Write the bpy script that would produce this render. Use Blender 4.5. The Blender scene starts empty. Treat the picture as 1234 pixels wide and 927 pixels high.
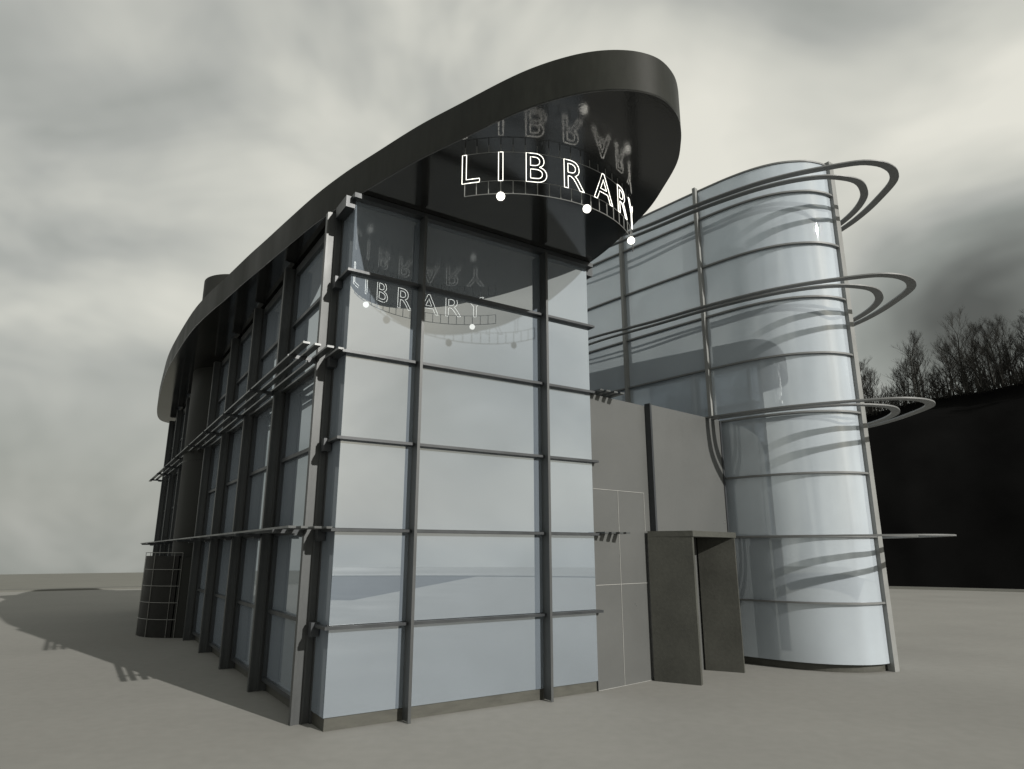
import bpy, math, random
from mathutils import Vector
from mathutils.geometry import interpolate_bezier
rnd = random.Random(7)
S = bpy.context.scene
COL = S.collection
R = 1.7            # height of one glazing row (two rows make a storey)
H = 3.01           # eye height
# ---- building frame of reference: u runs along the front, w runs back along the long side
C0 = (-3.2527, 12.4725)
AU, AW = math.radians(33.5), math.radians(122.8)
UX, UY, WX, WY = math.cos(AU), math.sin(AU), math.cos(AW), math.sin(AW)
def W3(u, w, z): return Vector((C0[0]+u*UX+w*WX, C0[1]+u*UY+w*WY, z))

# ------------------------------------------------------------------ materials
def newmat(name):
    m = bpy.data.materials.new(name); m.use_nodes = True
    nt = m.node_tree; nt.nodes.clear()
    out = nt.nodes.new('ShaderNodeOutputMaterial')
    return m, nt, out
def N(nt, t, **kw):
    n = nt.nodes.new(t)
    for k, v in kw.items(): setattr(n, k, v)
    return n
def pmat(name, col, rough=.6, metal=0., var=.12, scale=1.5, spec=.5, bump=0., stretch=(1, 1, 1), fine=30., rvar=.1):
    m, nt, out = newmat(name)
    b = N(nt, 'ShaderNodeBsdfPrincipled')
    tc = N(nt, 'ShaderNodeTexCoord'); mp = N(nt, 'ShaderNodeMapping'); mp.inputs['Scale'].default_value = stretch
    nt.links.new(tc.outputs['Object'], mp.inputs[0])
    n1 = N(nt, 'ShaderNodeTexNoise'); n1.inputs['Scale'].default_value = scale; n1.inputs['Detail'].default_value = 6
    n2 = N(nt, 'ShaderNodeTexNoise'); n2.inputs['Scale'].default_value = fine; n2.inputs['Detail'].default_value = 3
    nt.links.new(mp.outputs[0], n1.inputs[0]); nt.links.new(mp.outputs[0], n2.inputs[0])
    mx = N(nt, 'ShaderNodeMix'); mx.inputs[0].default_value = .35
    nt.links.new(n1.outputs[0], mx.inputs[2]); nt.links.new(n2.outputs[0], mx.inputs[3])
    cr = N(nt, 'ShaderNodeMapRange'); cr.inputs['From Min'].default_value = .3; cr.inputs['From Max'].default_value = .7
    cr.inputs['To Min'].default_value = 1-var; cr.inputs['To Max'].default_value = 1+var
    nt.links.new(mx.outputs[0], cr.inputs[0])
    vm = N(nt, 'ShaderNodeVectorMath', operation='SCALE'); vm.inputs[0].default_value = col
    nt.links.new(cr.outputs[0], vm.inputs['Scale']); nt.links.new(vm.outputs[0], b.inputs['Base Color'])
    rr = N(nt, 'ShaderNodeMapRange'); rr.inputs['From Min'].default_value = .3; rr.inputs['From Max'].default_value = .7
    rr.inputs['To Min'].default_value = max(rough-rvar, .02); rr.inputs['To Max'].default_value = min(rough+rvar, 1)
    nt.links.new(n1.outputs[0], rr.inputs[0]); nt.links.new(rr.outputs[0], b.inputs['Roughness'])
    b.inputs['Metallic'].default_value = metal; b.inputs['Specular IOR Level'].default_value = spec
    if bump:
        bp = N(nt, 'ShaderNodeBump'); bp.inputs['Strength'].default_value = bump; bp.inputs['Distance'].default_value = .02
        nt.links.new(n2.outputs[0], bp.inputs['Height']); nt.links.new(bp.outputs[0], b.inputs['Normal'])
    nt.links.new(b.outputs[0], out.inputs[0])
    return m
def glassmat(name, dif, trans=.25, refl=.25, rough=.012, fre=.6, gcol=(.90, .955, 1, 1)):
    m, nt, out = newmat(name)
    tr = N(nt, 'ShaderNodeBsdfTransparent'); tr.inputs[0].default_value = (.84, .89, .93, 1)
    df = N(nt, 'ShaderNodeBsdfDiffuse')
    tc = N(nt, 'ShaderNodeTexCoord'); nz = N(nt, 'ShaderNodeTexNoise'); nz.inputs['Scale'].default_value = .6
    nz.inputs['Detail'].default_value = 5
    nt.links.new(tc.outputs['Object'], nz.inputs[0])
    mr = N(nt, 'ShaderNodeMapRange'); mr.inputs['From Min'].default_value = .3; mr.inputs['From Max'].default_value = .7
    mr.inputs['To Min'].default_value = .93; mr.inputs['To Max'].default_value = 1.07
    nt.links.new(nz.outputs[0], mr.inputs[0])
    vm = N(nt, 'ShaderNodeVectorMath', operation='SCALE'); vm.inputs[0].default_value = dif
    nt.links.new(mr.outputs[0], vm.inputs['Scale']); nt.links.new(vm.outputs[0], df.inputs[0])
    gl = N(nt, 'ShaderNodeBsdfGlossy'); gl.inputs[0].default_value = gcol; gl.inputs['Roughness'].default_value = rough
    m1 = N(nt, 'ShaderNodeMixShader'); m1.inputs[0].default_value = 1-trans
    nt.links.new(tr.outputs[0], m1.inputs[1]); nt.links.new(df.outputs[0], m1.inputs[2])
    fr = N(nt, 'ShaderNodeFresnel'); fr.inputs[0].default_value = 1.45
    ma = N(nt, 'ShaderNodeMath', operation='MULTIPLY_ADD', use_clamp=True)
    ma.inputs[1].default_value = fre; ma.inputs[2].default_value = refl
    nt.links.new(fr.outputs[0], ma.inputs[0])
    m2 = N(nt, 'ShaderNodeMixShader')
    nt.links.new(ma.outputs[0], m2.inputs[0]); nt.links.new(m1.outputs[0], m2.inputs[1]); nt.links.new(gl.outputs[0], m2.inputs[2])
    nt.links.new(m2.outputs[0], out.inputs[0])
    return m
def emitmat(name, col, st):
    m, nt, out = newmat(name)
    e = N(nt, 'ShaderNodeEmission'); e.inputs[0].default_value = col; e.inputs[1].default_value = st
    d = N(nt, 'ShaderNodeBsdfDiffuse'); d.inputs[0].default_value = (.8, .8, .75, 1)
    a = N(nt, 'ShaderNodeAddShader'); nt.links.new(e.outputs[0], a.inputs[0]); nt.links.new(d.outputs[0], a.inputs[1])
    nt.links.new(a.outputs[0], out.inputs[0])
    return m

M = dict(
    glass=glassmat('hall_glass', (.20, .235, .275), trans=.10, refl=.40),
    side_glass=glassmat('side_glass', (.27, .31, .36), trans=.12, refl=.30),
    tower_glass=glassmat('tower_glass', (.58, .64, .70), trans=.30, refl=.20),
    steel=pmat('dark_steel', (.040, .044, .048), .42, .25, .15, 2.0, stretch=(1, 1, .25)),
    steel2=pmat('column_steel', (.060, .064, .065), .45, .2, .2, 1.2, stretch=(1, 1, .3)),
    light_steel=pmat('pale_steel', (.21, .215, .21), .55, 0., .12, 2.0),
    ring=pmat('ring_steel', (.15, .155, .155), .5, 0., .12, 2.0),
    blade=pmat('blade_steel', (.075, .08, .081), .35, .3, .12, 2.0),
    fascia=pmat('fascia_metal', (.020, .021, .018), .5, .0, .35, .9, stretch=(1, 1, .25), fine=9, spec=.12),
    soffit=pmat('soffit_polished', (.013, .013, .012), .08, 0., 1.0, .7, spec=1.0, fine=30, rvar=.04, bump=.05),
    roofing=pmat('roofing', (.08, .08, .075), .8),
    concrete=pmat('dark_concrete', (.052, .053, .045), .6, 0., .28, 1.1, bump=.15, fine=14),
    plinth=pmat('plinth_stone', (.06, .06, .05), .6, 0., .3, 3.0, bump=.2, stretch=(1, 1, 4)),
    panel=pmat('wall_panel', (.095, .098, .096), .35, 0., .05, .6, fine=8),
    joint=pmat('white_joint', (.28, .28, .27), .5),
    gridwire=pmat('grid_rail', (.22, .22, .21), .5),
    drum=pmat('drum_tile', (.012, .012, .011), .5, 0., .4, 1.6, spec=.2, bump=.1, fine=12),
    cyl=pmat('stair_cylinder', (.020, .021, .019), .6, 0., .15, 1.0, spec=.2, stretch=(1, 1, .2)),
    inner=pmat('interior_wall', (.30, .32, .33), .7),
    slab=pmat('interior_floor', (.12, .125, .125), .6),
    letter=emitmat('neon_white', (1, .97, .88, 1), 2.0),
    ground=pmat('apron_concrete', (.228, .226, .212), .9, 0., .09, .25, spec=.08, bump=.03, fine=4),
    dark_mirror_ground=pmat('dark_mirror_ground', (.036, .040, .046), .95, 0., .15, .4, fine=20, spec=.02),  # for the unseen dark ground added to show in the glass reflection
    kerb=pmat('kerb_dark', (.10, .10, .088), .8),
    field=pmat('far_field', (.125, .125, .108), .9, 0., .15, .05, fine=.5),
    hill=pmat('dark_hillside', (.006, .006, .006), 1., 0., .5, .15, spec=0.),
    bark=pmat('bare_bark', (.035, .034, .031), .9, 0., .3, 2., spec=.1),
)

# ------------------------------------------------------------------ mesh builder (local u,w,z coordinates)
class MB:
    def __init__(s): s.v = []; s.f = []
    def add(s, vs, fs, conv=True):
        o = len(s.v); s.v += [W3(*p) for p in vs] if conv else [Vector(p) for p in vs]
        s.f += [tuple(i+o for i in f) for f in fs]; return s
    def box(s, u0, u1, w0, w1, z0, z1):
        vs = [(u, w, z) for z in (z0, z1) for u, w in ((u0, w0), (u1, w0), (u1, w1), (u0, w1))]
        return s.add(vs, [(3, 2, 1, 0), (4, 5, 6, 7), (0, 1, 5, 4), (1, 2, 6, 5), (2, 3, 7, 6), (3, 0, 4, 7)])
    def prism(s, pts, z0, z1, conv=True):      # closed plan outline -> solid
        n = len(pts)
        vs = [(p[0], p[1], z0) for p in pts]+[(p[0], p[1], z1) for p in pts]
        fs = [tuple(range(n-1, -1, -1)), tuple(range(n, 2*n))]
        fs += [(i, (i+1) % n, (i+1) % n+n, i+n) for i in range(n)]
        return s.add(vs, fs, conv)
    def ribbon(s, a, b, z0, z1):               # band between two open plan curves, solid
        n = len(a)
        vs = [(p[0], p[1], z0) for p in a]+[(p[0], p[1], z0) for p in b]+[(p[0], p[1], z1) for p in a]+[(p[0], p[1], z1) for p in b]
        fs = []
        for i in range(n-1):
            fs += [(i, i+1, n+i+1, n+i), (2*n+i, 3*n+i, 3*n+i+1, 2*n+i+1), (i, 2*n+i, 2*n+i+1, i+1), (n+i, n+i+1, 3*n+i+1, 3*n+i)]
        fs += [(0, n, 3*n, 2*n), (n-1, 3*n-1, 4*n-1, 2*n-1)]
        return s.add(vs, fs)
    def tube(s, pts, r, closed=False, k=5, conv=True):
        P = [W3(*p) if conv else Vector(p) for p in pts]; n = len(P); o = len(s.v)
        rs = r if isinstance(r, (list, tuple)) else [r]*n
        for i in range(n):
            a = P[i-1] if (closed or i) else P[i]; b = P[(i+1) % n] if (closed or i < n-1) else P[i]
            t = (b-a).normalized() if (b-a).length > 1e-9 else Vector((0, 0, 1))
            x = t.cross(Vector((0, 0, 1)) if abs(t.z) < .9 else Vector((1, 0, 0))).normalized(); y = t.cross(x)
            for j in range(k):
                q = 2*math.pi*j/k; s.v.append(P[i]+(x*math.cos(q)+y*math.sin(q))*rs[i])
        for i in range(n if closed else n-1):
            for j in range(k):
                a0 = o+i*k; b0 = o+((i+1) % n)*k
                s.f.append((a0+j, a0+(j+1) % k, b0+(j+1) % k, b0+j))
        if not closed:
            s.f.append(tuple(o+j for j in range(k))[::-1]); s.f.append(tuple(o+(n-1)*k+j for j in range(k)))
        return s
    def build(s, name, mat, parent=None, smooth=False):
        me = bpy.data.meshes.new(name)
        org = parent_origin(parent)
        me.from_pydata([v-org for v in s.v], [], s.f)
        import bmesh
        bm = bmesh.new(); bm.from_mesh(me); bmesh.ops.recalc_face_normals(bm, faces=bm.faces); bm.to_mesh(me); bm.free()
        me.materials.append(mat if not isinstance(mat, str) else M[mat])
        if smooth:
            for p in me.polygons: p.use_smooth = True
            try: me.set_sharp_from_angle(angle=math.radians(35))
            except Exception: pass
        ob = bpy.data.objects.new(name, me); COL.objects.link(ob)
        if parent: ob.parent = parent
        return ob
def parent_origin(p):
    o = Vector((0, 0, 0))
    while p: o = o+p.location; p = p.parent
    return o
def thing(name, label, cat, loc, group=None):
    e = bpy.data.objects.new(name, None); COL.objects.link(e); e.location = loc; e.empty_display_size = .3
    e['label'] = label; e['category'] = cat
    if group: e['group'] = group
    return e
def struct(o, kind='structure'): o['kind'] = kind; return o
def catmull(pts, n=8, closed=False):
    out = []; m = len(pts); rng = m if closed else m-1
    for i in range(rng):
        if closed: p0, p1, p2, p3 = pts[i-1], pts[i], pts[(i+1) % m], pts[(i+2) % m]
        else: p0, p1, p2, p3 = pts[max(i-1, 0)], pts[i], pts[i+1], pts[min(i+2, m-1)]
        for k in range(n):
            t = k/n
            out.append(tuple(.5*((2*b)+(-a+c)*t+(2*a-5*b+4*c-d)*t*t+(-a+3*b-3*c+d)*t**3) for a, b, c, d in zip(p0, p1, p2, p3)))
    if not closed: out.append(tuple(pts[-1]))
    return out
def offset(pts, d):
    out = []
    for i in range(len(pts)):
        a = pts[max(i-1, 0)]; b = pts[min(i+1, len(pts)-1)]
        tx, ty = b[0]-a[0], b[1]-a[1]; l = math.hypot(tx, ty) or 1
        out.append((pts[i][0]-ty/l*d, pts[i][1]+tx/l*d))
    return out
def arc_resample(pts, step):
    L = [0]
    for a, b in zip(pts, pts[1:]): L.append(L[-1]+math.dist(a, b))
    n = max(2, int(round(L[-1]/step))); out = []
    j = 0
    for i in range(n+1):
        s_ = L[-1]*i/n
        while j < len(L)-2 and L[j+1] < s_: j += 1
        t = (s_-L[j])/max(L[j+1]-L[j], 1e-9)
        out.append(tuple(a+(b-a)*t for a, b in zip(pts[j], pts[j+1])))
    return out, L[-1]

# ================================================================== GROUND, FIELD, HILL
def disc(name, r0, r1, z0, z1, mat, n=160, edge=None):
    mb = MB(); vs = []; fs = []
    for i in range(n):
        a = 2*math.pi*i/n
        vs.append((r0*math.cos(a), r0*math.sin(a), z0)); vs.append((r1*math.cos(a), r1*math.sin(a), z1))
    for i in range(n):
        j = (i+1) % n; fs.append((2*i, 2*i+1, 2*j+1, 2*j))
    return mb, vs, fs
n = 160
g = MB(); g.add([(65.2*math.cos(2*math.pi*i/n), 65.2*math.sin(2*math.pi*i/n), 0) for i in range(n)], [tuple(range(n))], False)
struct(g.build('ground', 'ground'))
def ringband(rs):          # rs: list of (radius, z)
    mb = MB(); vs = []; fs = []
    for r, z in rs:
        for i in range(n):
            a = 2*math.pi*i/n; vs.append((r*math.cos(a), r*math.sin(a), z))
    for k in range(len(rs)-1):
        for i in range(n):
            j = (i+1) % n; fs.append((k*n+i, k*n+j, (k+1)*n+j, (k+1)*n+i))
    mb.add(vs, fs, False); return mb
struct(ringband([(65.2, -.05), (65.2, .0), (65.3, .12), (67.6, .12), (67.7, .0)]).build('kerb', 'kerb'))
struct(ringband([(67.7, .0), (85, .0), (115, .0), (122, -1.2), (160, -14), (300, -60), (1500, -300)]).build('terrain', 'field'))

# dark ground sector added behind the camera to darken the front glass reflection
mb = MB(); aa = [math.radians(195+i*3) for i in range(51)]
mb.add([(24*math.cos(a), 24*math.sin(a), .004) for a in aa]+[(65*math.cos(a), 65*math.sin(a), .004) for a in aa], [(i, i+1, 52+i, 51+i) for i in range(50)], False)
struct(mb.build('added_dark_ground', 'dark_mirror_ground'))
# dark hill to the right, its crest carrying bare trees
def P2(az, r): a = math.radians(az); return (r*math.sin(a), r*math.cos(a))
def crest_h(az):        # height of the crest by bearing (degrees right of the view axis)
    t = max(0., min(1., (az-13)/11)); base = (3*t*t-2*t**3)*17.2
    t2 = max(0., min(1., (82-az)/25)); base *= (3*t2*t2-2*t2**3)
    return base*(1+max(0, az-29)*.014)+(.35*math.sin(az*.45))*(base/17.0)
vs = []; fs = []; azs = [10+i*1.0 for i in range(76)]
prof = [(67.9, 0), (68.6, .16), (70.5, .42), (73, .68), (76, .88), (80, 1.0), (86, 1.03), (100, 1.0), (125, .6), (150, -.1)]
for az in azs:
    h = crest_h(az)
    for k, (r, f) in enumerate(prof):
        rr = r+rnd.uniform(-.15, .15)*(0 if k == 0 else 1); x, y = P2(az, rr)
        vs.append((x, y, max(h*f, 0)+rnd.uniform(-.12, .12)*(h > 1 and 0 < k < 9)-.06+(0 if f >= 0 else -6)))
m_ = len(prof)
for i in range(len(azs)-1):
    for k in range(m_-1): fs.append((i*m_+k, i*m_+k+1, (i+1)*m_+k+1, (i+1)*m_+k))
mb = MB(); mb.add(vs, fs, False); struct(mb.build('hill', 'hill', smooth=True))

# bare trees: three prototypes
def tree_mesh(seed, h):
    r_ = random.Random(seed); tk = MB(); cr = MB()
    pts = []; x = y = 0.
    for i in range(8):
        pts.append((x, y, h*.75*i/7)); x += r_.uniform(-.12, .12); y += r_.uniform(-.12, .12)
    rad = [.16*(1-i/8.5) + .02 for i in range(8)]
    tk.tube(pts, rad, k=5, conv=False)
    def grow(p, d, L, rad, lev):
        q = [p]; dd = d.copy()
        for _ in range(3):
            dd = (dd+Vector((r_.uniform(-.22, .22), r_.uniform(-.22, .22), r_.uniform(-.02, .2)))).normalized()
            q.append(q[-1]+dd*L/3)
        cr.tube([tuple(a) for a in q], [rad, rad*.8, rad*.6, rad*.4], k=3, conv=False)
        if lev < 3:
            for c in range(5 if lev < 2 else 7):
                t = r_.choice([1, 2, 3, 3]); nd = (dd+Vector((r_.uniform(-.75, .75), r_.uniform(-.75, .75), r_.uniform(-.1, .55)))).normalized()
                grow(q[t], nd, L*r_.uniform(.5, .72), rad*.55, lev+1)
    for i in range(1, 8):
        for c in range(2 if i < 7 else 3):
            a = r_.uniform(0, 6.28); up = .5+.12*i
            grow(Vector(pts[i]), Vector((math.cos(a), math.sin(a), up)).normalized(), h*.26*(1.25-.08*i), .05*(1.3-.1*i), 1 if i < 7 else 0)
    return tk, cr
protos = []
for seed, h in ((1, 8.5), (5, 9.5), (11, 7.5), (23, 8.8)):
    tk, cr = tree_mesh(seed, h)
    a = tk.build('trunk', 'bark'); b = cr.build('crown', 'bark'); protos.append((a, b))
first = [True]*4
az = 17.; idx = 0
while az < 52:
    for row in range(3):
        a_ = az+rnd.uniform(-.35, .35); r = 78+row*5+rnd.uniform(-2, 2)
        h = crest_h(a_)
        gap = 1.0
        # two lower gaps in the skyline as in the photograph
        for c, wd in ((30.2, .9), (33.2, .5)):
            if abs(a_-c) < wd: gap = .55
        if gap < 1 and row == 1: continue
        x, y = P2(a_, r); k = idx % 4
        e = thing('bare_tree', 'leafless winter tree standing in the dense dark row along the hill crest', 'tree', (x, y, h-.3), 'bare trees along the crest of the dark hill')
        s_ = gap*rnd.uniform(.52, .80)
        e.rotation_euler.z = rnd.uniform(0, 6.28); e.scale = (s_*.9, s_*.9, s_)
        for pr in protos[k]:
            if first[k]: c_ = pr
            else: c_ = pr.copy(); COL.objects.link(c_)
            c_.parent = e
        first[k] = False; idx += 1
    az += .62

# brush along the crest under the trees
mb = MB()
for i in range(3400):
    a_ = rnd.uniform(14, 56); r0 = rnd.uniform(76, 90); x, y = P2(a_, r0); h = crest_h(a_)*.985-.2
    L_ = rnd.uniform(.9, 2.6)*(1 if math.sin(a_*1.7)+math.sin(a_*.9+1) > -.9 else .55)
    q = [(x, y, h), (x+rnd.uniform(-.3, .3), y+rnd.uniform(-.3, .3), h+L_*.55), (x+rnd.uniform(-.8, .8), y+rnd.uniform(-.8, .8), h+L_)]
    mb.tube(q, [.05, .035, .015], k=3, conv=False)
br_ = mb.build('undergrowth', 'bark'); br_['kind'] = 'stuff'; br_['label'] = 'dark leafless brush growing under the trees on the hill crest'; br_['category'] = 'undergrowth'

# ================================================================== LIBRARY BUILDING
B = thing('library_building', 'long glazed library hall under a dark boat-shaped roof canopy', 'building', W3(3.1, 10, 0))
FW = 6.2; LEN = 29.6; TOP = 10.1
COLS = [.8, 4.25, 7.7, 11.15, 14.6, 18.5, 21.95, 25.4, 28.85]
# plinth
p = MB(); p.box(.03, FW-.03, .03, LEN-.03, 0, .22); p.build('plinth', 'plinth', B)
# interior floors, core and slab edges
for z in (2*R, 4*R):
    MB().box(.5, FW-.5, 1.6, LEN-.6, z-.16, z+.02).build('floor_slab', 'slab', B)
MB().box(2.4, 3.7, 8.0, 24, .24, 10.05).build('interior_wall', 'inner', B)
# front glass: three bays by six rows
bays = [(0.0, 1.5), (1.5, 4.72), (4.72, FW)]
for a, b in bays:
    for k in range(6):
        z0 = k*R+.03 if k else .22
        MB().box(a+.004, b-.004, 0, .03, z0, (k+1)*R-.004 if k < 5 else TOP).build('window_pane', 'glass', B)
# front transoms
for k in range(1, 6):
    t = MB().box(-.06, FW+.05, -.13, -.002, k*R-.035, k*R+.02)
    t.box(-.02, FW+.02, .032, .10, k*R-.05, k*R+.04)
    t.build('transom', 'steel', B)
t = MB().box(-.08, FW+.08, -.17, -.004, TOP-.02, TOP+.085); t.box(-.05, FW+.05, .034, .12, TOP-.05, TOP+.08)
t.build('top_rail', 'steel', B)
# front fins
for a in (1.5, 4.72):
    f = MB().box(a-.018, a+.018, -.26, -.004, .02, TOP-.03); f.build('mullion_fin', 'steel2', B)
    f = MB().box(a-.03, a+.03, -.28, -.262, .0, TOP-.04); f.build('fin_flange', 'steel2', B)
    f = MB().box(a-.06, a+.06, .12, .38, .22, TOP); f.build('inner_column', 'steel', B)
# corner return glass on both sides, side glass and columns
for side, u0, sg in (('l', 0., -1), ('r', FW, 1)):
    gu = (u0+.0, u0+.03) if sg < 0 else (u0-.03, u0)
    def ub(a, b):  # outward distances a<b to a sorted u pair
        x = sorted((u0+sg*a, u0+sg*b)); return x[0], x[1]
    MB().box(gu[0], gu[1], .034, COLS[0]-.1, .22, TOP).build('corner_pane', 'side_glass', B)
    spans = list(zip(COLS[:-1], COLS[1:]))
    for i, (a, b) in enumerate(spans):
        if side == 'l' and i == 4: 
            spansplit = [(a, 15.6), (b-.2, b)]
            continue
        fr = MB(); x0, x1 = ub(.002, .09)
        a1, b1 = a+.12, b-.12
        fr.box(x0, x1, a1, a1+.09, .22, TOP); fr.box(x0, x1, b1-.09, b1, .22, TOP)
        fr.box(x0, x1, a1+.09, b1-.09, TOP-.22, TOP); fr.box(x0, x1, a1+.09, b1-.09, .222, .30)
        for k in range(1, 6): fr.box(x0, x1, a1+.09, b1-.09, k*R-.04, k*R+.04)
        w = fr.build('window_frame', 'steel', B)
        MB().box(gu[0], gu[1], a1-.04, b1+.04, .224, TOP-.002).build('pane', 'side_glass', w)
    for i, a in enumerate(COLS):
        c = MB(); x0, x1 = ub(.02, .30)
        c.box(x0, x1, a-.03, a+.03, 0, TOP)
        x0, x1 = ub(.301, .345); c.box(x0, x1, a-.065, a+.065, 0, TOP-.03)
        x0, x1 = ub(-.10, .018); c.box(x0, x1, a-.11, a+.11, .01, TOP+.02)
        x0, x1 = ub(.12, .16); c.box(x0, x1, a-.055, a+.055, .005, TOP-.01)
        c.build('column', 'steel2', B)
    # corner return transoms with their end blocks
    for k in range(1, 6):
        t = MB(); x0, x1 = ub(.004, .11); t.box(x0, x1, -.128, COLS[0]-.2, k*R-.036, k*R+.018)
        x0, x1 = ub(.02, .17); t.box(x0, x1, COLS[0]-.32, COLS[0]-.16, k*R-.2, k*R+.05)
        t.build('corner_transom', 'steel', B)
    t = MB(); x0, x1 = ub(.004, .2); t.box(x0, x1, .0, COLS[0]-.15, TOP-.19, TOP+.06); t.build('corner_rail', 'steel', B)
    # sun louvres: four blades at each storey
    for z in (2*R, 4*R):
        for j, (a, b, e) in enumerate(((.74, .87, 30.3), (.53, .65, 28.9), (.28, .41, 27.6), (.08, .19, 14.5))):
            x0, x1 = ub(a, b)
            if side == 'r' : e = 14.5
            MB().box(x0, x1, (-.10 if side == 'l' else -.30), e, z-.02+.03, z+.02+.03).build('louvre_blade', 'blade', B)
        for i, a in enumerate(COLS):
            if side == 'r' and a > 14: continue
            br = MB(); x0, x1 = ub(.346, .92); br.box(x0, x1, a-.018, a+.018, z-.06, z+.008)
            x0, x1 = ub(.36, .52); br.box(x0, x1, a-.04, a+.04, z-.10, z-.062)
            br.build('louvre_bracket', 'steel', B)
# back wall
MB().box(.04, FW-.04, LEN-.25, LEN-.03, .22, TOP).build('back_wall', 'concrete', B)
# stair cylinder, passing through the roof
cyc = (.75, 17.0); cr_ = 1.5
def circ(c, r, n_, a0=0., a1=2*math.pi, closed=True):
    return [(c[0]+r*math.cos(a0+(a1-a0)*i/(n_ if closed else n_-1)), c[1]+r*math.sin(a0+(a1-a0)*i/(n_ if closed else n_-1))) for i in range(n_)]
cy = MB().prism(circ(cyc, cr_, 56), 0, 14.2)
cyl = cy.build('stair_cylinder', 'cyl', B, smooth=True)
rb = MB()
for z in (6.45,): rb.prism(circ(cyc, cr_+.006, 56), z-.03, z+.03)
rb.build('shadow_band', 'drum', cyl)  # darker band painted in for the louvre shadow across the cylinder
# canopy
left = [(-.15, 30.3), (-.84, 29.2), (-1.25, 26), (-1.52, 21.4), (-1.69, 17.3), (-1.62, 12.4), (-1.46, 10.0), (-1.18, 7.8), (-.96, 6.0), (-.79, 4.8), (-.58, 3.25), (-.36, 1.74), (-.10, .46), (.18, -.6), (.53, -1.86), (.90, -2.90), (1.26, -3.88), (1.51, -4.42), (1.80, -4.88), (2.09, -5.22), (2.42, -5.48), (2.78, -5.65), (3.17, -5.70), (3.60, -5.58), (3.95, -5.36), (4.29, -5.05), (4.72, -4.55), (5.13, -3.8), (5.54, -2.9), (5.95, -1.48), (6.19, -.22), (6.38, 2), (6.6, 6), (6.7, 12), (6.55, 18),
        (6.0, 24), (4.8, 28.5), (2.9, 30.7), (1.2, 31.0)]
out = catmull(left, 5, True)
Z0, Z1 = 10.2, 10.97
nn = len(out)
fa = MB(); fa.add([(x, y, Z0) for x, y in out]+[(x, y, Z1) for x, y in out], [(i, (i+1) % nn, (i+1) % nn+nn, i+nn) for i in range(nn)])
can = fa.build('canopy_fascia', 'fascia', B, smooth=True)
sc_ = lambda k: [(3.0+(x-3.0)*k, y) for x, y in out]
MB().prism([(x, y) for x, y in out], Z0-.006, Z0+.03).build('soffit', 'soffit', B)
tp = MB(); tp.add([(x, y, Z1-.01) for x, y in out], [tuple(range(nn))]); tp.build('roof_deck', 'roofing', B)

# ================================================================== LIBRARY SIGN under the canopy
SC = (3.15, -1.0); SR = 2.70; A0 = -139.7; ST = 4.73
def sp(idx, z, r=SR):
    a = math.radians(A0+ST*idx); return (SC[0]+r*math.cos(a), SC[1]+r*math.sin(a), z)
SG = thing('library_sign', 'curved white neon LIBRARY sign hung under the roof canopy', 'sign', W3(3.15, -3.0, 9.2))
def letter_loops(ch):
    cu = bpy.data.curves.new('t', 'FONT'); cu.body = ch; cu.size = .80; cu.fill_mode = 'NONE'
    ob = bpy.data.objects.new('t', cu); COL.objects.link(ob)
    for o in bpy.context.selected_objects: o.select_set(False)
    bpy.context.view_layer.objects.active = ob; ob.select_set(True)
    bpy.ops.object.convert(target='CURVE')
    ob = bpy.context.view_layer.objects.active
    loops = []
    for spn in ob.data.splines:
        if spn.type == 'BEZIER':
            pts = []; b = spn.bezier_points; m = len(b)
            for i in range(m):
                p, q = b[i], b[(i+1) % m]
                straight = (p.handle_right-p.co).cross(q.co-p.co).length < 1e-5 and (q.handle_left-q.co).cross(q.co-p.co).length < 1e-5
                seg = interpolate_bezier(p.co, p.handle_right, q.handle_left, q.co, 3 if straight else 8)
                pts += [(c.x, c.y) for c in seg[:-1]]
        else: pts = [(c.co.x, c.co.y) for c in spn.points]
        if len(pts) > 2: loops.append(pts)
    bpy.data.objects.remove(ob, do_unlink=True)
    return loops
arc = SR*math.radians(ST)
for ch, idx in zip('LIBRARY', (.55, 3.0, 5.9, 9.25, 12.5, 15.6, 18.3)):
    loops = letter_loops(ch)
    xs = [x for l in loops for x, y in l]; ys = [y for l in loops for x, y in l]
    cx_ = (min(xs)+max(xs))/2; hh = max(ys)-min(ys); mb = MB()
    for l in loops:
        mb.tube([sp(idx+(x-cx_)/hh*.60/arc*.92, 9.44+(y-min(ys))/hh*.58, SR+.03) for x, y in l], .0068, closed=True, k=5)
    mb.build('letter', 'letter', SG)
def railtube(z, r=.008): return MB().tube([sp(i*.5, z) for i in range(43)], r, k=5)
railtube(9.2).build('rail', 'light_steel', SG); railtube(9.46, .006).build('rail', 'light_steel', SG); railtube(10.04, .006).build('rail', 'light_steel', SG)
for i in range(22):
    MB().tube([sp(i, 9.2), sp(i, 9.46)], .0085, k=5).build('rung', 'light_steel', SG)
    MB().tube([sp(i, 10.04), sp(i, 10.194)], .0075, k=5).build('hanger', 'light_steel', SG)
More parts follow.
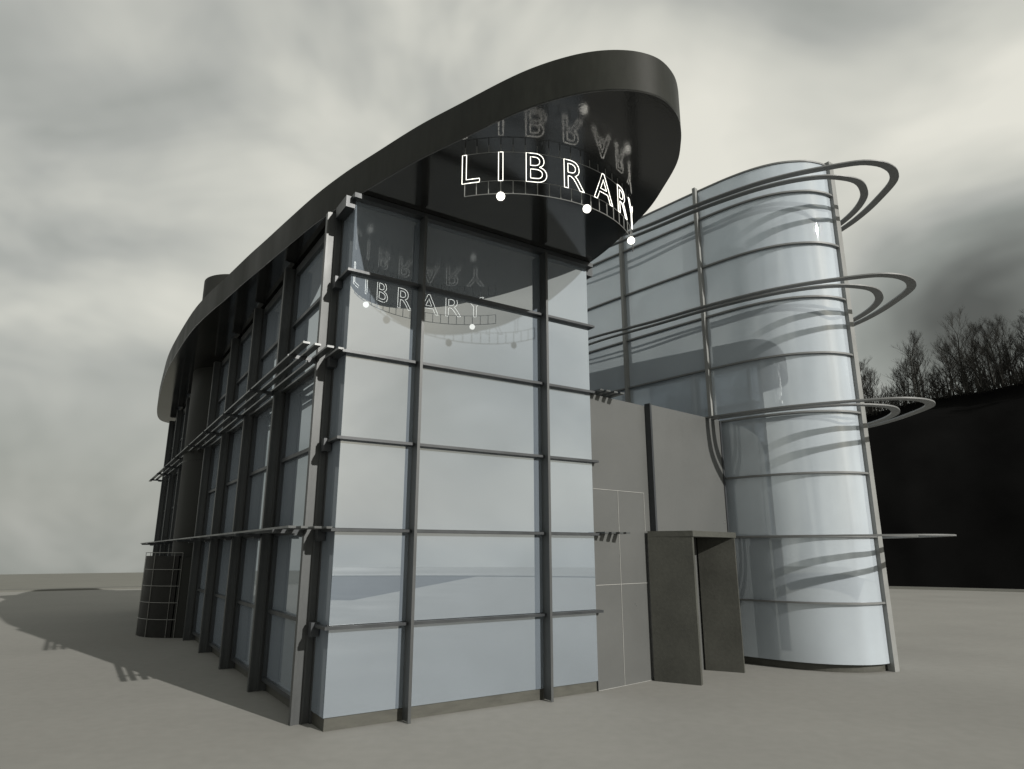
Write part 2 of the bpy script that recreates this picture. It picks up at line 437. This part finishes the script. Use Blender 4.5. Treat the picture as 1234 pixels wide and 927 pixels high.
def sphere(c, r, nu=16, nv=9):
    mb = MB(); cc = W3(*c); vs = [cc+Vector((0, 0, r))]; fs = []
    for i in range(1, nv):
        ph = math.pi*i/nv
        for j in range(nu):
            th = 2*math.pi*j/nu; vs.append(cc+Vector((math.sin(ph)*math.cos(th), math.sin(ph)*math.sin(th), math.cos(ph)))*r)
    vs.append(cc-Vector((0, 0, r)))
    for j in range(nu):
        fs.append((0, 1+j, 1+(j+1) % nu)); L_ = len(vs)-1; b0 = 1+(nv-2)*nu
        fs.append((L_, b0+(j+1) % nu, b0+j))
        for i in range(nv-2):
            a = 1+i*nu; fs.append((a+j, a+nu+j, a+nu+(j+1) % nu, a+(j+1) % nu))
    mb.add(vs, fs, False); return mb
for i in (3, 10.5, 18):
    sphere(sp(i, 9.14, SR+.01), .078).build('globe_lamp', 'letter', SG, smooth=True)

# ================================================================== CURVED SCREEN by the stair cylinder
D = thing('curved_screen_wall', 'low curved dark tiled screen wall with white joints beside the cylinder', 'wall', W3(-1, 16.5, 0))
dc = (.30, 17.25); a0, a1 = math.radians(240), math.radians(133)
arc_o = circ(dc, 1.88, 26, a0, a1, False); arc_i = circ(dc, 1.70, 26, a0, a1, False)
MB().ribbon(arc_o, arc_i, 0, 2.84).build('drum_wall', 'drum', D, smooth=True)
gr = MB()
arc_g = circ(dc, 1.905, 26, a0+math.radians(4), a1, False)
for z in (.62, 1.20, 1.78, 2.36, 2.96): gr.tube([(x, y, z) for x, y in arc_g], .011, k=4)
for k in (0, 2, 8, 14, 21):
    gr.tube([(arc_g[k][0], arc_g[k][1], 0), (arc_g[k][0], arc_g[k][1], 2.96)], .011, k=4)
gr.build('grid_rail', 'gridwire', D)
MB().prism([(-.60, 15.60), (-.10, 15.30), (.05, 15.55), (-.45, 15.85)], 0, 2.78).build('end_block', 'cyl', D)

# ================================================================== CONNECTING WALL
def wl(u, d=0., z=0.):      # point on the link wall: along-wall position u, outward offset d
    k = .79/5.56; ln = math.hypot(1, k)
    return (u+d*k/ln, .02+(u-6.2)*k-d/ln, z)
def wbox(mb, ua, ub_, d0, d1, z0, z1):
    pts = [wl(ua, d0), wl(ub_, d0), wl(ub_, d1), wl(ua, d1)]
    return mb.prism([(p[0], p[1]) for p in pts], z0, z1)
LW = thing('connecting_wall', 'grey panelled wall joining the glass hall to the curved glass tower', 'wall', W3(9, .5, 0))
wbox(MB(), 6.215, 8.40, -.25, 0, 0, 6.78).build('wall_panel', 'panel', LW)
wbox(MB(), 8.402, 11.72, -.25, .0, 0, 3.50).build('wall_panel', 'panel', LW)
up = wbox(MB(), 8.42, 11.76, -.14, .16, 3.502, 6.80).build('upper_panel', 'panel', LW)
wbox(MB(), 8.36, 8.43, .0, .175, 3.4, 6.83).build('panel_edge', 'steel', LW)
wbox(MB(), 11.70, 11.775, .161, .185, 3.5, 6.78).build('panel_edge', 'steel', LW)
jn = MB()
for z in (2.25, 4.46): wbox(jn, 6.22, 8.15, .001, .010, z-.006, z+.006)
wbox(jn, 7.11, 7.122, .001, .009, 0, 4.45)
wbox(jn, 8.13, 8.142, .001, .009, 3.5, 4.45)
wbox(jn, 6.22, 8.13, .001, .008, 0.004, .014)
jn.build('panel_joint', 'joint', LW)

# ================================================================== ENTRANCE PORTAL
PT = thing('entrance_portal', 'dark concrete entrance portal of two slabs carrying a flat lintel', 'portal', W3(9.6, -.3, 0))
rl, fl = (8.12, .20), (8.63, -.80)          # left slab: back and front at its outer face
rr_, frr = (10.45, .62), (10.94, -.22)
def slab(a, b, th, z0, z1):
    dx, dy = b[0]-a[0], b[1]-a[1]; l = math.hypot(dx, dy); nx, ny = -dy/l*th, dx/l*th
    return MB().prism([a, b, (b[0]+nx, b[1]+ny), (a[0]+nx, a[1]+ny)], z0, z1)
slab(rl, fl, .14, 0, 3.36).build('side_slab', 'concrete', PT)
slab(rr_, frr, -.14, 0, 3.36).build('side_slab', 'concrete', PT)
e = .03
MB().prism([(rl[0]-.0, rl[1]), (fl[0], fl[1]-e), (frr[0]+.02, frr[1]-e), (rr_[0]+.02, rr_[1])], 3.362, 3.50).build('lintel', 'concrete', PT)

# ================================================================== GLASS TOWER
T = thing('glass_tower', 'bullet-shaped curved glass tower with projecting steel rings', 'tower', W3(14.05, 3, 0))
AX = 14.05
half = [(10.95, 9.0), (11.27, 6.2), (11.50, 4.3), (11.96, 1.0), (12.26, -.5), (12.68, -1.42), (13.28, -2.0), (13.75, -2.2), (AX, -2.24)]
def mirror(h): return h+[(2*AX-x, y) for x, y in h[-2::-1]]
def plan(h, step=.16):
    c = catmull(mirror(h), 10); return arc_resample(c, step)[0]
gp = plan(half)
ZT = 14.62
gin = offset(gp, -.03) if offset(gp, -.03)[0][0] > gp[0][0] else offset(gp, .03)
sgn = -1 if offset(gp, -.03)[0][0] > gp[0][0] else 1       # direction towards the inside
def near(pt): return min(range(len(gp)), key=lambda i: math.dist(gp[i], pt))
nose = near((AX, -2.24)); br = [0, near((11.50, 4.3)), near((11.96, 1.0)), nose]
br = br+[len(gp)-1-b for b in br[-2::-1]]
for a, b in zip(br, br[1:]):
    MB().ribbon(gp[a:b+1], offset(gp, sgn*.03)[a:b+1], .2, ZT).build('glass_panel', 'tower_glass', T, smooth=True)
MB().prism([gp[0], gp[-1], (gp[-1][0], gp[-1][1]+.2), (gp[0][0], gp[0][1]+.2)], 0, ZT).build('back_wall', 'inner', T)
MB().prism(offset(gp, sgn*.12), 0, .198).build('plinth', 'plinth', T)
for k in range(1, 9):
    MB().ribbon(offset(gp, -sgn*.09), offset(gp, -sgn*.002), k*R-.03, k*R+.02).build('transom', 'ring', T, smooth=True)
MB().ribbon(offset(gp, -sgn*.03), offset(gp, sgn*.05), ZT+.001, ZT+.05).build('top_rim', 'ring', T, smooth=True)
for i in (br[1], br[2], br[4], br[5]):
    p_ = gp[i]; q = gp[i+1]; dx, dy = q[0]-p_[0], q[1]-p_[1]; l = math.hypot(dx, dy); dx, dy = dx/l, dy/l
    ox, oy = dy*sgn, -dx*sgn       # outward
    if (p_[0]+ox-AX)**2 < (p_[0]-AX)**2: ox, oy = -ox, -oy
    a, c = .055, .16
    MB().prism([(p_[0]-dx*a+ox*.003, p_[1]-dy*a+oy*.003), (p_[0]+dx*a+ox*.003, p_[1]+dy*a+oy*.003), (p_[0]+dx*a+ox*c, p_[1]+dy*a+oy*c), (p_[0]-dx*a+ox*c, p_[1]-dy*a+oy*c)],
               0.0, ZT+.12).build('mullion', 'light_steel', T)
    MB().prism([(p_[0]-dx*.1-ox*.06, p_[1]-dy*.1-oy*.06), (p_[0]+dx*.1-ox*.06, p_[1]+dy*.1-oy*.06), (p_[0]+dx*.1-ox*.3, p_[1]+dy*.1-oy*.3), (p_[0]-dx*.1-ox*.3, p_[1]-dy*.1-oy*.3)],
               .2, ZT-.1).build('inner_column', 'steel', T)
# nose post, where the visible side ends
nx_, ny_ = 14.32, -2.20
MB().box(nx_-.13, nx_+.09, ny_-.14, ny_+.04, 0, ZT+.16).build('nose_post', 'light_steel', T)
# inner floors and core of the tower
for z in (2*R, 4*R, 6*R):
    MB().prism([(AX+(x-AX)*.86, 3+(y-3)*.86) for x, y in gp], z-.12, z).build('floor_slab', 'inner', T)
MB().prism(circ((AX, 2.2), 1.1, 28), .2, 14).build('lift_core', 'inner', T, smooth=True)
# rings
hout = [(10.0, 7.6), (10.13, 4.7), (10.70, 2.28), (11.04, .4), (11.50, -1.3), (11.95, -2.3), (12.50, -3.14), (13.08, -3.86), (13.60, -4.15), (AX, -4.22)]
hin = [(10.45, 7.6), (10.60, 4.7), (11.02, 2.3), (11.32, .5), (11.76, -1.1), (12.28, -2.15), (12.90, -2.85), (13.5, -3.18), (AX, -3.30)]
for k in (2, 4, 6, 8):
    z = k*R
    for h_, wd in ((hout, .24), (hin, .22)):
        c = plan(h_, .2); s2 = -1 if offset(c, -.03)[0][0] > c[0][0] else 1
        nC = len(c)
        def prog(f):  # taper away from the nose
            o = []
            for i, q in enumerate(c):
                t = 1-abs(2*i/(nC-1)-1); ww = f*(.35+.65*min(1, t*1.25)); o.append((i, ww))
            return o
        inner = []
        full = offset(c, s2*1.0)
        for i, ww in prog(wd): inner.append((c[i][0]+(full[i][0]-c[i][0])*ww, c[i][1]+(full[i][1]-c[i][1])*ww))
        MB().ribbon(c, inner, z-.018, z+.018).build('sun_ring', 'ring', T, smooth=True)

# ================================================================== SKY
wd = bpy.data.worlds.new('World'); S.world = wd; wd.use_nodes = True
nt = wd.node_tree; nt.nodes.clear()
out_ = nt.nodes.new('ShaderNodeOutputWorld'); bg = nt.nodes.new('ShaderNodeBackground'); bg.inputs[1].default_value = .1
nt.links.new(bg.outputs[0], out_.inputs[0])
# direction towards the sun, in the building frame then the world
SU, SW, SE = .24, -1.0, .46
d = W3(SU, SW, 0)-W3(0, 0, 0); d = Vector((d.x, d.y, 0)); hl = d.length; sun = Vector((d.x, d.y, SE*hl)).normalized()
elev = math.asin(sun.z); azi = math.atan2(sun.x, sun.y)
sky = nt.nodes.new('ShaderNodeTexSky'); sky.sky_type = 'NISHITA'; sky.sun_disc = False
sky.sun_elevation = elev; sky.sun_rotation = azi; sky.air_density = 1.5; sky.dust_density = 4
tc = nt.nodes.new('ShaderNodeTexCoord')
def noise(scale, det, rough, st, off=(0, 0, 0), dist=0.):
    mp = nt.nodes.new('ShaderNodeMapping'); mp.inputs['Scale'].default_value = st; mp.inputs['Location'].default_value = off
    mp.inputs['Rotation'].default_value = (0, math.radians(25), 0)
    nt.links.new(tc.outputs['Generated'], mp.inputs[0])
    n_ = nt.nodes.new('ShaderNodeTexNoise'); n_.inputs['Scale'].default_value = scale; n_.inputs['Detail'].default_value = det
    n_.inputs['Roughness'].default_value = rough; n_.inputs['Distortion'].default_value = dist
    nt.links.new(mp.outputs[0], n_.inputs[0]); return n_.outputs[0]
def math_(op, a, b=None, clamp=False):
    m = nt.nodes.new('ShaderNodeMath'); m.operation = op; m.use_clamp = clamp
    for i, x in enumerate((a, b)):
        if x is None: continue
        if isinstance(x, (int, float)): m.inputs[i].default_value = x
        else: nt.links.new(x, m.inputs[i])
    return m.outputs[0]
TH = math.atan(201/800.)
def dirpx(u, v):
    a = 463.5-v; c, s = math.cos(TH), math.sin(TH)
    return Vector((u-617, c*800-s*a, c*a+s*800)).normalized()
def blob(dv, sharp, amp):       # soft cloud mass round a fixed sky direction
    vm = nt.nodes.new('ShaderNodeVectorMath'); vm.operation = 'DOT_PRODUCT'
    nrm = nt.nodes.new('ShaderNodeVectorMath'); nrm.operation = 'NORMALIZE'; nt.links.new(tc.outputs['Generated'], nrm.inputs[0])
    nt.links.new(nrm.outputs[0], vm.inputs[0]); vm.inputs[1].default_value = dv
    e1 = math_('SUBTRACT', vm.outputs['Value'], 1.0); e2 = math_('MULTIPLY', e1, sharp); e3 = math_('EXPONENT', e2)
    return math_('MULTIPLY', e3, amp)
v = math_('MULTIPLY', math_('SUBTRACT', noise(2.4, 4, .5, (1, 1, 1.6), (3.1, 1.7, .4), .5), .5), 1.45)
v2 = math_('MULTIPLY', math_('SUBTRACT', noise(6.0, 3, .5, (1, 1, 1.3), (1.3, 4.2, 2.2), .3), .5), .30)
tot = math_('ADD', math_('ADD', v, v2), .55)
for (pu, pv, sh, am) in ((1090, 230, 26, .45), (700, 80, 10, .12), (1200, 350, 70, -.50), (1130, 400, 60, -.22), (1020, 20, 60, -.34), (60, 560, 10, -.05), (330, 480, 16, -.08), (180, 60, 30, -.10), (300, 300, 40, .12), (640, 60, 60, .12)):
    tot = math_('ADD', tot, blob(dirpx(pu, pv), sh, am))
ramp = nt.nodes.new('ShaderNodeValToRGB'); cr = ramp.color_ramp
cr.elements[0].position = .02; cr.elements[0].color = (.10, .102, .092, 1)
cr.elements[1].position = 1.0; cr.elements[1].color = (.80, .785, .70, 1)
for p_, c_ in ((.30, (.30, .315, .29, 1)), (.50, (.44, .448, .415, 1)), (.70, (.61, .61, .55, 1))):
    el = cr.elements.new(p_); el.color = c_
nt.links.new(tot, ramp.inputs[0])
sc = nt.nodes.new('ShaderNodeVectorMath'); sc.operation = 'SCALE'; sc.inputs['Scale'].default_value = 10.
nt.links.new(ramp.outputs[0], sc.inputs[0])
mx = nt.nodes.new('ShaderNodeMix'); mx.data_type = 'RGBA'; mx.inputs[0].default_value = .94
nt.links.new(sky.outputs[0], mx.inputs[6]); nt.links.new(sc.outputs[0], mx.inputs[7])
nt.links.new(mx.outputs[2], bg.inputs[0])

# ================================================================== SUN, CAMERA
sl = bpy.data.lights.new('sun', 'SUN'); sl.energy = 4.4; sl.angle = math.radians(.5); sl.color = (1, .965, .90)
so = bpy.data.objects.new('sun', sl); COL.objects.link(so); so.location = (20, -30, 40)
so.rotation_euler = (-sun).to_track_quat('-Z', 'Y').to_euler()
cam = bpy.data.cameras.new('camera'); cam.sensor_fit = 'HORIZONTAL'; cam.sensor_width = 36; cam.lens = 36*800/1234.
cam.clip_start = .1; cam.clip_end = 5000
co = bpy.data.objects.new('camera', cam); COL.objects.link(co); co.location = (0, 0, H)
co.rotation_euler = (math.pi/2+TH, 0, 0)
S.camera = co
S.view_settings.view_transform = 'Standard'; S.view_settings.look = 'None'; S.view_settings.gamma = 1; S.view_settings.exposure = 0
S.render.resolution_x = 1024; S.render.resolution_y = 769
